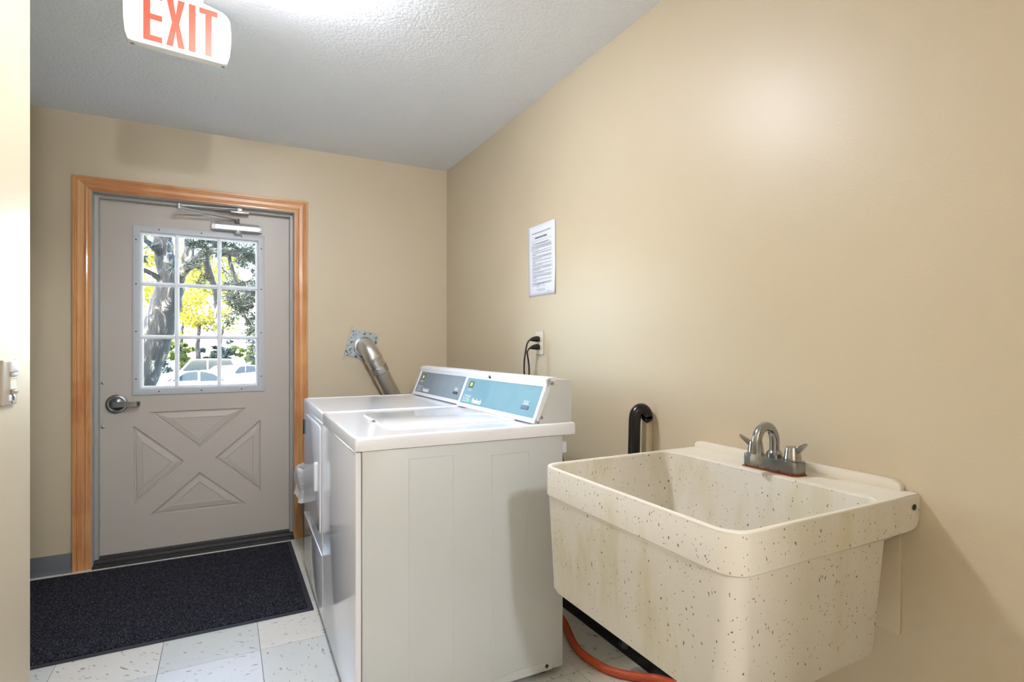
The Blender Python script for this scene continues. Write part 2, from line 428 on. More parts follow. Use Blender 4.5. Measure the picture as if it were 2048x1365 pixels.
for t in tris:
    t = [D(*p) for p in t]; L = loopv(t, 0); tl.append((t, L)); edges += [bm.edges.new((L[i], L[(i+1) % 3])) for i in range(3)]
bmesh.ops.triangle_fill(bm, edges=edges, use_beauty=True)
for t, L in tl:
    prev = L
    for d, y in ((.003, .008), (.009, .009), (.012, .003), (.042, -.0015), (.044, .002)):
        nx = loopv(inset(t, d), y)
        for i in range(3): bm.faces.new((prev[i], prev[(i+1) % 3], nx[(i+1) % 3], nx[i]))
        prev = nx
    bm.faces.new(prev)
ob = loopv([D(SX0, SZ0), D(SX1, SZ0), D(SX1, SZ1), D(SX0, SZ1)], .045)
hb = loopv([D(LX0, LZ0), D(LX1, LZ0), D(LX1, LZ1), D(LX0, LZ1)], .045)
for a, b in ((outer, ob), (hole, hb)):
    for i in range(4): bm.faces.new((a[i], a[(i+1) % 4], b[(i+1) % 4], b[i]))
for i in range(4): bm.faces.new((ob[i], ob[(i+1) % 4], hb[(i+1) % 4], hb[i]))
obj('door_slab', bm, DOORP, door, smooth=0)
# lite frame: stepped surround
bm = nb()
steps = [(-.038, 0), (-.037, -.006), (-.033, -.008), (-.014, -.011), (-.004, -.011), (.000, -.007), (.002, .004), (.002, .03)]
def ring(d): return [D(LX0+d, LZ0+d), D(LX1-d, LZ0+d), D(LX1-d, LZ1-d), D(LX0+d, LZ1-d)]
prev = None
for d, y in steps:
    L = loopv(ring(d), y)
    if prev:
        for i in range(4): bm.faces.new((prev[i], prev[(i+1) % 4], L[(i+1) % 4], L[i]))
    prev = L
obj('lite_frame', bm, LITE, door, smooth=20)
bx = [LX0+.002, -.2475-.0, -.0290, LX1-.002]
bz = [LZ0+.002, 1.249, 1.553, LZ1-.002]
def munt(a, b, vertical):
    bm = nb(); p = [(-.0105, .030), (-.0115, .008), (-.007, .0), (-.004, -.003), (.004, -.003), (.007, .0), (.0115, .008), (.0105, .030)]
    if vertical:
        x = a[0]
        prism(bm, [(x+.122+q[0], q[1]) for q in p], 'z', a[1], b[1])
    else:
        z = a[1]; t = bmesh.new(); prism(t, [(q[1], q[0]) for q in p], 'x', a[0]+.122, b[0]+.122)
        for v in t.verts: v.co = Vector((v.co.x, v.co.y, v.co.z+z))
        merge(bm, t)
    obj('muntin', bm, MUNT, door, smooth=20)
for x in bx[1:3]: munt((x, bz[0]), (x, bz[3]), True)
for z in bz[1:3]:
    for k in range(3): munt((bx[k]+(.0115 if k else 0), z), (bx[k+1]-(.0115 if k < 2 else 0), z), False)
# white inner glazing bead lit from outside
bm = nb()
for (a, b, c, d) in ((LX0+.002, LX0+.012, bz[0], bz[3]), (LX1-.012, LX1-.002, bz[0], bz[3]), (LX0+.012, LX1-.012, bz[0], bz[0]+.010), (LX0+.012, LX1-.012, bz[3]-.010, bz[3])):
    box(bm, a+.122, b+.122, .006, .030, c, d)
obj('glazing_bead', bm, MUNT, door, smooth=0)
for i in range(3):
    for j in range(3):
        bm = nb(); box(bm, bx[i]+.122+.001, bx[i+1]+.122-.001, .0305, .0345, bz[j]+.001, bz[j+1]-.001); obj('pane', bm, GLASS, door, smooth=0)
def scr(x, z, y, r, m, parent, n='screw'):
    bm = nb(); lathe(bm, [(r, 0), (r, .001), (r*.6, .0022), (0.0001, .0024)], 12, Matrix.Translation((x, y, z)) @ Matrix.Rotation(R(90), 4, 'X')); return obj(n, bm, m, parent, smooth=60)
FX0, FX1, FZ0, FZ1 = LX0-.019+.122, LX1+.019+.122, LZ0-.019, LZ1+.019
for k in (.17, .5, .83):
    for z in (FZ0, FZ1): scr(FX0+(FX1-FX0)*k, z, -.0098, .0038, DARKSCREW, door)
for k in (.08, .37, .66, .93):
    for x in (FX0, FX1): scr(x, FZ0+(FZ1-FZ0)*k, -.0098, .0038, DARKSCREW, door)
for z in (.991, .748): scr(-.598+.122, z, 0, .009, SCREW, door)
# lever handle
bm = nb(); M = Matrix.Translation((-.535+.122, 0, .872)) @ Matrix.Rotation(R(90), 4, 'X')
lathe(bm, [(.052, 0), (.053, .004), (.050, .010), (.040, .013), (.036, .012), (.030, .017), (.022, .020), (.017, .024)], 48, M)
h = obj('door_handle', bm, STEEL, door, smooth=40); h['label'] = 'satin nickel lever handle'
bm = nb(); lathe(bm, [(.017, .02), (.017, .040), (.014, .045), (.0001, .046)], 24, M)
hx = -.535+.122
sec = [(-.012, .0), (0, .0), (.03, -.001), (.07, -.001), (.098, .001), (.112, .012)]
prev = None
for i, (dx, dy) in enumerate(sec):
    w_ = [.015, .0155, .0145, .013, .013, .012][i]; tck = [.006, .006, .005, .0045, .0045, .004][i]
    L = [bm.verts.new((hx+dx+.0, -.040+dy-tck, .872-w_)), bm.verts.new((hx+dx, -.040+dy+tck, .872-w_)), bm.verts.new((hx+dx, -.040+dy+tck, .872+w_)), bm.verts.new((hx+dx, -.040+dy-tck, .872+w_))]
    if prev:
        for k in range(4): bm.faces.new((prev[k], prev[(k+1) % 4], L[(k+1) % 4], L[k]))
    else: bm.faces.new(L)
    prev = L
bm.faces.new(prev[::-1]); obj('lever', bm, STEEL, h, smooth=30)
# door closer: body on the slab, folded arm up to the head of the frame
bm = nb()
c0, c1 = -.052+.122, .185+.122; zc = 1.914
prism(bm, [(-.001, zc-.026), (-.040, zc-.023), (-.045, zc-.018), (-.045, zc+.008), (-.040, zc+.021), (-.030, zc+.026), (-.001, zc+.026)], 'x', c0, c1)
dc = obj('door_closer', bm, CLOSER, door, smooth=20); dc['label'] = 'silver door closer with folded arm'
for (a, b) in ((c0-.020, c0), (c1, c1+.016)):
    bm = nb(); prism(bm, [(-.001, zc-.022), (-.032, zc-.020), (-.032, zc+.016), (-.026, zc+.020), (-.001, zc+.020)], 'x', a, b, bev=.002); e = obj('end_cap', bm, CLOSER, dc, smooth=20)
    for dz in (-.010, .010):
        b2 = nb(); lathe(b2, [(.006, 0), (.006, .003), (.0001, .004)], 12, Matrix.Translation(((a+b)/2, -.032, zc+dz)) @ Matrix.Rotation(R(90), 4, 'X')); obj('valve_screw', b2, SCREW, dc)
bm = nb(); lathe(bm, [(.020, zc-.040), (.022, zc-.036), (.022, zc-.020)], 24, Matrix.Translation((.070+.122, -.024, 0))); obj('pinion_cap', bm, CLOSER, dc)
bm = nb(); lathe(bm, [(.018, zc+.024), (.013, zc+.034), (.012, zc+.048), (.015, zc+.052)], 20, Matrix.Translation((.066+.122, -.024, 0))); obj('spindle', bm, mat('closer_spindle', '7f7468', .4, .5), dc)
def bar(name, p, q, w, t, m, par):
    bm = nb(); p = Vector(p); q = Vector(q); d = (q-p); L = d.length; d.normalize()
    s = d.cross(Vector((0, 0, 1))).normalized(); u = s.cross(d)
    Mx = Matrix((tuple(d)+(0,), tuple(s)+(0,), tuple(u)+(0,), (0, 0, 0, 1))).transposed(); Mx.translation = p
    box(bm, -w*.3, L+w*.3, -w/2, w/2, -t/2, t/2, t*.25, 1, Mx); return obj(name, bm, m, par, smooth=25)
bar('closer_arm', (.066+.122, -.024, zc+.050), (-.228+.122, -.140, 1.978), .022, .009, CLOSER, dc)
bar('closer_arm', (-.228+.122, -.140, 1.990), (-.02+.122, -.085, 2.008), .016, .008, CLOSER, dc)
bar('closer_arm', (-.04+.122, -.090, 2.007), (.085+.122, -.056, 2.020), .012, .010, CLOSER, dc)
bm = nb(); lathe(bm, [(.009, 1.968), (.011, 1.970), (.011, 1.998), (.008, 2.000)], 16, Matrix.Translation((-.228+.122, -.140, 0))); obj('elbow_pin', bm, CLOSER, dc)
bm = nb(); box(bm, .03+.122, .13+.122, -.060, -.030, 1.996, 2.009, .001); box(bm, .065+.122, .095+.122, -.066, -.046, 2.006, 2.040, .002); lathe(bm, [(.008, 2.03), (.008, 2.048), (.004, 2.05)], 12, Matrix.Translation((.08+.122, -.056, 0))); obj('soffit_bracket', bm, CLOSER, dc, smooth=25)

# ---------------------------------------------------------------- floor mat
t = thing('floor_mat', 'black ribbed entrance mat lying on the tiles in front of the door', 'mat', (-.45, 3.1, 0))
bm = nb(); prism(bm, rrect(-.807, .807, -.493, .49, .006), 'z', .0005, .005); obj('rubber_border', bm, mat('mat_rubber', '2b2b33', .6), t, smooth=0)
bm = nb()
prism(bm, rrect(-.785, .785, -.471, .468, .004), 'z', .0045, .0095, bev=.0015)
obj('carpet_top', bm, CARPET, t, smooth=0)

# ---------------------------------------------------------------- machines
MROT = R(-1.1)
def machine(label, loc, W, panel, washer):
    t = thing('washing_machine' if washer else 'clothes_dryer', label, 'washing machine' if washer else 'clothes dryer', loc, MROT)
    d = .795
    # cabinet side and back shell
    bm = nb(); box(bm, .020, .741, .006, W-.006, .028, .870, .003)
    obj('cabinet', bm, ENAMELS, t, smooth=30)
    # front panel that wraps the corners
    bm = nb(); box(bm, 0.0, .0175, .003, W-.003, .030, .868, .004, 3)
    fp = obj('front_panel', bm, ENAMEL, t, smooth=40)
    # top
    bm = nb()
    tb = bmesh.new()
    rings = [(0, .872), (0, .905), (.0025, .9115), (.008, .915), (.016, .915), (.019, .9125), (.06, .912)]
    pv = None
    for ins, z in rings:
        pts = rrect(-.002+ins, d-ins, -.003+ins, W+.0015-ins, max(.012-ins*.4, .003), 4)
        L = [tb.verts.new((p[0], p[1], z)) for p in pts]
        if pv:
            for i in range(len(L)): tb.faces.new((pv[i], pv[(i+1) % len(L)], L[(i+1) % len(L)], L[i]))
        else: tb.faces.new(L)
        pv = L
    tb.faces.new(pv)
    merge(bm, tb); obj('top_panel', bm, ENAMEL, t, smooth=30)
    # feet
    for fx in (.06, .68):
        for fy in (.06, W-.06):
            bm = nb(); lathe(bm, [(.022, 0), (.024, .004), (.020, .014), (.008, .016), (.008, .03)], 16, Matrix.Translation((fx, fy, 0))); obj('foot', bm, BLACK, t)
    bm = nb(); box(bm, .03, .70, .03, W-.03, .012, .03); obj('base_pan', bm, GREYT, t, smooth=0)
    # console: sheet-metal box behind a moulded white bezel
    ya, yb = .012, W-.004
    bm = nb(); prism(bm, [(.642, .913), (.782, .913), (.784, .918), (.784, 1.066), (.780, 1.070), (.70, 1.073), (.694, 1.052)], 'y', ya+.002, yb-.002)
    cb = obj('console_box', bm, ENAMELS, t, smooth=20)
    A = Vector((.622, .917)); B = Vector((.679, 1.056)); e = (B-A).normalized(); nrm = Vector((-e.y, e.x))
    def face(s, off): p = A+e*s+nrm*off; return (p.x, p.y)
    FL = (B-A).length
    bm = nb()
    # bezel frame with its bulged top lip
    prof_bot = [face(0, 0), face(.020, 0), face(.022, -.003), (.66, .916)]
    prism(bm, [face(0, -.002), face(0.002, .001), face(.017, .001), face(.019, -.004), face(.005, -.016), (.645, .916)], 'y', ya, yb)
    top = [face(FL-.012, -.004), face(FL-.010, .001), face(FL, .004), (B.x-.007, B.y+.008), (B.x-.006, B.y+.017), (B.x+.002, B.y+.023), (B.x+.030, B.y+.025), (B.x+.045, B.y+.024), (B.x+.045, B.y+.018), (B.x+.02, B.y+.008)]
    prism(bm, top, 'y', ya, yb)
    for (p, q) in ((ya, ya+.018), (yb-.018, yb)):
        prism(bm, [face(.0, -.016), face(.0, .001), face(FL, .003), (B.x-.002, B.y+.018), (B.x+.018, B.y+.020), face(FL-.02, -.018)], 'y', p, q, bev=.0012)
    bz_ = obj('bezel', bm, PLASTW, t, smooth=35)
    # printed control film
    bm = nb(); prism(bm, [face(.014, -.006), face(.014, -.0025), face(FL-.006, -.0025), face(FL-.006, -.006)], 'y', ya+.016, yb-.016)
    pn = obj('control_panel', bm, panel, t, smooth=0)
    # frame of the face plane: u along -y (left to right as seen), v up the slope
    def FM(u, s, off=-.0022):
        p = face(s, off)
        X = Vector((0, -1, 0)); Y = Vector((e.x, 0, e.y)); Z = X.cross(Y)
        Mx = Matrix((tuple(X)+(0,), tuple(Y)+(0,), tuple(Z)+(0,), (0, 0, 0, 1))).transposed()
        Mx.translation = (p[0], yb-.016-u, p[1]); return Mx
    def patch(name, u0, u1, s0, s1, m, h=.0008, bev=0):
        bm = nb(); box(bm, 0, u1-u0, 0, s1-s0, -.0005, h, bev, 1, FM(u0, s0)); return obj(name, bm, m, t if name != 'mark' else pn, smooth=0)
    PW = yb-ya-.032
    patch('display', .036, .086, .094, .126, LED)
    text('display_digits', '20', .021, FM(.061, .110, -.001), LEDON, pn, bold=.0005)
    text('logo', 'Huebsch', .030, FM(.172, .036, -.0012), PRINT, pn, bold=.0012, sx=.92)
    patch('card_slot', PW-.115, PW-.062, .045, .058, BLACK, .002, .0008)
    bm = nb()
    box(bm, PW-.112, PW-.068, .0645, .0665, -.0003, .0006, M=FM(0, 0)); box(bm, PW-.106, PW-.074, .0690, .0705, -.0003, .0006, M=FM(0, 0))
    for k in range(7): box(bm, PW-.110+k*.006, PW-.106+k*.006, .0745, .0775, -.0003, .0006, M=FM(0, 0))
    for k in range(3):
        box(bm, .038+k*.016, .041+k*.016, .082, .089, -.0003, .0006, M=FM(0, 0)); box(bm, .038+k*.016, .043+k*.016, .078, .0795, -.0003, .0006, M=FM(0, 0))
    for r_ in range(3):
        for k in range(9):
            if random.random() < .82: box(bm, .022+k*.0085, .028+k*.0085, .028+r_*.012, .0305+r_*.012, -.0003, .0005, M=FM(0, 0))
        box(bm, .020, .100, .0345+r_*.012, .0352+r_*.012, -.0003, .0005, M=FM(0, 0))
    obj('panel_print', bm, PRINT, pn, smooth=0, kind='stuff')
    if washer: patch('mark', .082, .102, .030, .040, LEDG, .001)
    # lock, screws on the console end
    if washer:
        bm = nb(); lathe(bm, [(.010, 0), (.010, .004), (.006, .006), (.0001, .0062)], 20, FM(.235, FL+.006, .0045)); lk = obj('lock', bm, BLACK, t)
    for (x, z) in ((.687, 1.060), (.642, .937)):
        bm = nb(); lathe(bm, [(.0062, 0), (.0062, .0015), (.003, .003), (.0001, .0032)], 14, Matrix.Translation((x+.012, ya+.001 if x < .68 else ya+.001, z)) @ Matrix.Rotation(R(90), 4, 'X')); q_ = obj('screw', bm, SCREW, t); q_['con'] = 1
    if washer:
        # embossed stiffening ribs pressed into the side
        bm = nb()
        def rib(x0, x1, z0, z1, w=.0035, sides='lrtb'):
            if 'l' in sides: box(bm, x0, x0+w, .0048, .0075, z0, z1)
            if 'r' in sides: box(bm, x1-w, x1, .0048, .0075, z0, z1)
            if 't' in sides: box(bm, x0, x1, .0048, .0075, z1-w, z1)
            if 'b' in sides: box(bm, x0, x1, .0048, .0075, z0, z0+w)
        rib(.455, .600, .055, .822, .0030); rib(.165, .318, .035, .835, .0022, 'lrt')
        obj('side_rib', bm, ENAMELS, t, smooth=0)
        bm = nb(); prism(bm, [(.30, .0275), (.688, .0275), (.694, .03), (.694, .052), (.70, .06), (.56, .06)], 'y', .0045, .0075); obj('skirt_flange', bm, ENAMELS, t, smooth=0)
        bm = nb(); lathe(bm, [(.0065, 0), (.0065, .002), (.003, .0035), (.0001, .0036)], 14, Matrix.Translation((.672, .0045, .044)) @ Matrix.Rotation(R(90), 4, 'X')); obj('screw', bm, DARKSCREW, t)
        # lid with a finger notch at the front
        bm = nb(); lid = rrect(.135, .625, .145, .60, (.02, .05, .05, .02), 6)
        prism(bm, lid, 'z', .9115, .9165, bev=.0018); lo = obj('lid', bm, ENAMEL, t, smooth=30)
        bm = nb(); prism(bm, rrect(.118, .143, .325, .395, .010), 'z', .9118, .9135); obj('finger_recess', bm, mat('recess_shadow_plastic', 'b9bbb8', .4), t, smooth=0)
        bm = nb(); prism(bm, rrect(.128, .138, .35, .368, .004), 'z', .913, .9172, bev=.001); obj('lid_catch', bm, GREYT, t)
        # water inlet valves on the back
        bm = nb(); box(bm, .741, .768, .02, .09, .80, .842, .006); obj('inlet_valve', bm, PLASTW, t)
        bm = nb(); tube(bm, [(.752, .045, .80), (.756, .045, .775), (.770, .05, .70), (.775, .08, .5), (.77, .12, .3)], .010, 10); obj('inlet_hose', bm, RUBBER, t)
    else:
        # big door, seam grooves shown as raised edges, handle, hinge
        bm = nb(); prism(bm, [(p[0], p[1]) for p in rrect(.055, .60, .378, .845, .02, 5)], 'x', -.0045, .002, bev=.002); dd = obj('dryer_door', bm, ENAMEL, t, smooth=30)
        bm = nb(); box(bm, -.0035, .002, .012, W-.02, .300, .306, .0012); obj('lower_seam', bm, ENAMEL, t)
        bm = nb(); prism(bm, rrect(.122, .160, .548, .676, .008, 4), 'x', -.018, -.004, bev=.003); hd = obj('door_pull', bm, PLASTW, dd)
        bm = nb(); box(bm, -.006, .016, W-.0035, W+.004, .72, .80, .001)
        for z in (.735, .76, .785): lathe(bm, [(.004, 0), (.004, .003)], 8, Matrix.Translation((.004, W+.004, z)) @ Matrix.Rotation(R(-90), 4, 'X'))
        obj('hinge', bm, BLACK, t)
    Mc = rot('Z', 1.9, (.70, .02, 0))
    for ch in list(t.children):
        if ch.name.split('.')[0] in ('console_box', 'bezel', 'control_panel', 'display', 'card_slot', 'lock') or ch.get('con'): ch.matrix_local = Mc
    return t
machine('white coin-laundry washer nearest the camera with a light blue control panel', (.352, 1.690, 0), .728, PAN_BLUE, True)
machine('white clothes dryer behind the washer, grey control panel, nearest the door', (.366, 2.424, 0), .722, PAN_GREY, False)

# ---------------------------------------------------------------- dryer exhaust
t = thing('exhaust_duct', 'silver metal dryer vent pipe elbowed into the back wall behind the dryer', 'duct', (.80, YB, 1.205))
bm = nb(); Mr = Matrix.Rotation(R(14), 4, 'Y')
prism(bm, [(-.096, -.088), (.05, -.096), (.096, -.05), (.090, .090), (-.090, .090)], 'y', -.006, -.001, M=Mr); pl = obj('wall_plate', bm, GALV, t, smooth=0)
for (x, z) in ((-.078, .075), (.078, .072), (-.08, -.07), (.0, .079)):
    bm = nb(); lathe(bm, [(.004, 0), (.004, .002), (.0001, .003)], 10, Mr @ Matrix.Translation((x, -.006, z)) @ Matrix.Rotation(R(90), 4, 'X')); obj('screw', bm, DARKSCREW, pl)
bm = nb(); box(bm, -.098, -.082, -.003, -.0005, -.120, .105, M=Matrix.Rotation(R(14), 4, 'Y')); box(bm, -.02, .075, -.003, -.0005, .088, .100, M=Mr); obj('masking_strip', bm, mat('old_caulk', 'c9b9a2', .8), t, smooth=0)
bm = nb(); lathe(bm, [(.064, 0), (.066, .002), (.066, .012), (.060, .014)], 40, Matrix.Translation((.012, -.004, -.012)) @ Matrix.Rotation(R(90), 4, 'X')); obj('collar', bm, STEEL, t)
dirv = Vector((.52, .10, -1)).normalized()
c = Vector((.015, -.006, -.012)); rad = .075
pts = []; n = 14
start = Vector((0, -1, 0)); ang = start.angle(dirv)
axis = start.cross(dirv).normalized()
ctr = c+Vector((0, -.012, 0))+(dirv-start*start.dot(dirv)).normalized()*rad
pts.append(c); 
v0 = (c+Vector((0, -.012, 0)))-ctr
for k in range(n+1): pts.append(ctr+Matrix.Rotation(ang*k/n, 3, axis) @ v0)
bm = nb(); tube(bm, pts, .0555, 40); obj('elbow', bm, DUCT, t, smooth=50)
e0 = pts[-1]
for s in (0.0, .012):
    bm = nb(); tube(bm, [e0+dirv*(s-.003), e0+dirv*s, e0+dirv*(s+.003)], [.0555, .0585, .0555], 40, False); obj('crimp_ring', bm, DUCT, t, smooth=60)
bm = nb(); tube(bm, [e0, e0+dirv*.35, e0+dirv*.62], .0545, 40); obj('pipe', bm, DUCT, t, smooth=50)
bm = nb(); q = [e0+dirv*(.062+.006*i) for i in range(9)]; rr = [.0565+.0016*(i % 2) for i in range(9)]
tube(bm, q, rr, 48, False)
for v in bm.verts: v.co += Vector((random.uniform(-1, 1), random.uniform(-1, 1), random.uniform(-2, 2)))*.0012
obj('foil_tape', bm, FOIL, t, smooth=60)

# ---------------------------------------------------------------- notice, outlet, cords
t = thing('notice_sheet', 'white printed notice sheet taped to the right wall above the outlet', 'notice', (XR, 2.335, 1.625))
bm = nb(); NY, NZ = 10, 14; G = []
HW, HH = .129, .178
def curl(u, v):
    x = -.0012
    x -= .012*max(0, u-.80)**2*25*max(0, (.35-v))*1.2 if v < .35 else 0
    x -= .004*max(0, u-.9)*10*.5
    x -= .003*(1-u)**3*v
    return x
for i in range(NY+1):
    row = []
    for j in range(NZ+1):
        u = i/NY; v = j/NZ
        row.append(bm.verts.new((curl(u, v), HW-2*HW*u+(.004*(v-.5)), -HH+2*HH*v)))
    G.append(row)
for i in range(NY):
    for j in range(NZ): bm.faces.new((G[i][j], G[i+1][j], G[i+1][j+1], G[i][j+1]))
sheet = obj('sheet', bm, PAPER, t, smooth=60)
md = sheet.modifiers.new('thick', 'SOLIDIFY'); md.thickness = .0005; md.offset = 0
TM = Matrix(((0, 0, -1, 0), (-1, 0, 0, 0), (0, 1, 0, 0), (0, 0, 0, 1)))   # text x -> -y, y -> z, faces -x
def onw(y, z, x=-.0046): m_ = TM.copy(); m_.translation = (x, y, z); return m_
text('print_heading', 'Laundry Room Rules', .0135, onw(.004, .116), INKD, t, bold=.0004, ext=.0002)
bm = nb()
box(bm, -.0048, -.0044, -.10, .10, .0985, .0992)
z = .086; rnd = random.Random(3)
rows = [('b', 1), ('p', 4), ('p', 1), ('p', 2), ('p', 3), ('p', 2), ('p', 2), ('p', 3), ('p', 2), ('p', 3), ('p', 2), ('p', 3)]
for kind, nrow in rows:
    for r_ in range(nrow):
        L = .10; left = .098 if kind == 'p' and z > .05 else .085
        y = left; end = -.095 if (r_ < nrow-1 or nrow == 1) else rnd.uniform(-.03, .06)
        if kind == 'b': y = .082; end = -.07
        while y > end:
            wv = rnd.uniform(.006, .018); wv = min(wv, y-end+.003)
            h = .0032 if kind == 'b' else .0019
            box(bm, -.0048, -.0044, y-wv, y, z-h/2, z+h/2); y -= wv+.0028
        z -= .0064
    z -= .0034
for (a, b, zz, h) in ((.088, -.085, .140, .0034), (.035, -.02, -.118, .003), (.04, .018, -.131, .002), (-.008, -.035, -.129, .002), (.045, -.038, -.146, .0018), (.035, -.03, -.152, .0018), (-.060, -.075, -.160, .002)):
    y = a
    while y > b:
        wv = rnd.uniform(.006, .014); box(bm, -.0048, -.0044, y-wv, y, zz-h/2, zz+h/2); y -= wv+.0025
obj('print', bm, INK, t, smooth=0, kind='stuff')
for (y, z) in ((0, .176), (0, -.176)):
    pass

t = thing('wall_outlet', 'ivory duplex wall outlet on the right wall above the washer', 'outlet', (XR, 2.350, 1.211))
bm = nb(); prism(bm, rrect(-.037, .037, -.058, .058, .004), 'x', -.006, -.0005, bev=.002); obj('cover_plate', bm, WHITEP, t, smooth=30)
for z in (.020, -.020):
    bm = nb(); prism(bm, rrect(-.017, .017, z-.014, z+.014, .010), 'x', -.008, -.005); obj('receptacle', bm, WHITEP, t, smooth=30)
bm = nb(); lathe(bm, [(.003, 0), (.003, .001), (.0001, .0015)], 10, Matrix.Translation((-.006, 0, 0)) @ Matrix.Rotation(R(-90), 4, 'Y')); obj('screw', bm, SCREW, t)
def cord(label, z, ys, endy, dx):
    t = thing('power_cord', label, 'power cord', (XR-.008, 2.350, z), 0, None)
    bm = nb()
    tube(bm, [(0, 0, 0), (-.004, 0, 0), (-.018, 0, 0), (-.022, 0, 0), (-.030, 0, -.001), (-.044, .001, -.003), (-.050, .001, -.004)], [.012, .0145, .0150, .0120, .0125, .0075, .0055], 14)
    obj('plug', bm, BLACK, t, smooth=50)
    pts = [(-.046, .001, -.003), (-.058, .002, -.010), (-.066, .003, -.024)]
    z1 = 1.0-z
    for k in range(1, 9):
        f_ = k/8; pts.append((-.067+dx*math.sin(f_*3.1), .003+(endy)*f_, -.024+(z1+.024)*f_))
    sm = [Vector(p) for p in pts]
    bm = nb(); tube(bm, sm, .0042, 10); obj('cable', bm, BLACK, t, smooth=60)
cord('black power cord in the upper socket of the wall outlet', 1.231, 0, .012, -.012)
cord('black power cord in the lower socket of the wall outlet', 1.191, 0, -.010, .010)

# ---------------------------------------------------------------- standpipe and drain hose
t = thing('standpipe', 'beige painted standpipe on the right wall between washer and sink', 'pipe', (1.348, 1.560, 0))
bm = nb(); box(bm, .012, .0445, -.024, .030, .42, .952, .003); obj('pipe_box', bm, WALL, t, smooth=30)
t = thing('drain_hose', 'thick black drain hose hooked over the standpipe left of the sink', 'hose', (1.335, 1.574, .2))
pts = [(-.045, .0, -.10), (-.035, -.010, .1), (-.026, -.016, .35), (-.021, -.020, .55), (-.019, -.022, .66), (-.018, -.023, .72)]
for k in range(1, 9):
    a = math.pi*k/8; pts.append((.005-.023*math.cos(a), -.024-.014*k/8, .735+.030*math.sin(a)))
pts.append((.028, -.040, .738))
bm = nb()
from mathutils import geometry
def smoothpts(pts, n=6):
    P = [Vector(p) for p in pts]; out = []
    for i in range(len(P)-1):
        p0 = P[max(i-1, 0)]; p1 = P[i]; p2 = P[i+1]; p3 = P[min(i+2, len(P)-1)]
        for k in range(n):
            u = k/n; out.append(.5*((2*p1)+(p2-p0)*u+(2*p0-5*p1+4*p2-p3)*u*u+(3*p1-p0-3*p2+p3)*u**3))
    out.append(P[-1]); return out
tube(bm, smoothpts(pts), .0215, 20); obj('hose', bm, RUBBER, t, smooth=60)
t = thing('floor_hose', 'orange rubber hose curving over the floor under the sink', 'hose', (1.25, 1.7, 0))
bm = nb(); tube(bm, smoothpts([(.075, .62, .017), (.06, .40, .017), (.030, .26, .017), (-.028, .10, .017), (-.038, 0, .017), (-.015, -.105, .017), (.045, -.18, .017), (.10, -.23, .020), (.125, -.32, .04), (.125, -.38, .10)]), .0145, 16); obj('hose_length', bm, ORANGE, t, smooth=60)

# ---------------------------------------------------------------- utility sink
t = thing('utility_sink', 'speckled cream moulded laundry sink fixed to the right wall', 'sink', (1.09, 1.0, .48))
OXY = Vector((1.09, 1.0, .48))
bm = nb(); NS = 8
def L(x0, x1, y0, y1, z, r): return [(p[0], p[1], z) for p in rrect(x0, x1, y0, y1, r, NS)]
def addloops(loops, close0=True, close1=True, b=None):
    pv = None
    for lp in loops:
        V = [b.verts.new(Vector(p)-OXY) for p in lp]
        if pv:
            for i in range(len(V)): b.faces.new((pv[i], pv[(i+1) % len(V)], V[(i+1) % len(V)], V[i]))
        elif close0: b.faces.new(V[::-1])
        pv = V
    if close1: b.faces.new(pv)
def Lt(x0, x1, y0, y1, z, r): return [(p[0], p[1], z+.017+(p[0]-.81)*.02) for p in rrect(x0, x1, y0, y1, r, NS)]
loops = [Lt(.835, 1.235, .718, 1.302, .488, [.03, .04, .05, .03]), Lt(.816, 1.252, .695, 1.320, .492, [.012, .045, .05, .012]), Lt(.811, 1.258, .690, 1.325, .502, [.010, .045, .05, .010]),
         L(.799, 1.264, .672, 1.331, .772, [.006, .044, .044, .006])]
addloops(loops, True, False, bm)
# apron, rim, inner walls
lo2 = []
def Lw(x0, y0, y1, z, r, lift=False):
    front = [(x0+r-r*math.cos(R(90*k/NS)), y1-r+r*math.sin(R(90*k/NS))) for k in range(NS+1)]
    xs = [1.0, 1.2, 1.30, 1.345, 1.358, 1.368, 1.377, 1.384, 1.389, 1.3915]
    up = [0, 0, 0, 0, .0008, .0025, .006, .012, .022, .042]
    P = [(x, y0, z+(u if lift else 0)) for x, u in zip(xs[::-1], up[::-1])]
    P += [(p[0], y0+y1-p[1], z) for p in front[::-1]]+[(p[0], p[1], z) for p in front]
    P += [(x, y1, z+(u if lift else 0)) for x, u in zip(xs, up)]
    return P
pv = None
for lp in [Lw(.803, .676, 1.326, .7775, .042, True), Lw(.797, .670, 1.332, .7775, .044, True), Lw(.794, .667, 1.335, .780, .046, True), Lw(.793, .666, 1.336, .852, .052), Lw(.795, .668, 1.334, .8575, .050), Lw(.803, .676, 1.326, .8580, .045)]:
    V = [bm.verts.new(Vector(p)-OXY) for p in lp]
    if pv:
        for i in range(len(V)-1): bm.faces.new((pv[i], pv[i+1], V[i+1], V[i]))
    pv = V
inn = [L(.803, 1.262, .677, 1.326, .857, [.03, .045, .045, .03]), L(.806, 1.259, .680, 1.323, .8545, [.03, .044, .044, .03]), L(.812, 1.252, .688, 1.316, .80, [.03, .045, .045, .03]),
       L(.845, 1.222, .735, 1.285, .56, [.05, .06, .06, .05]), L(.87, 1.20, .77, 1.25, .535, [.06, .07, .07, .06]), L(1.0, 1.06, .99, 1.05, .530, [.03, .03, .03, .03])]
addloops(inn, False, True, bm)
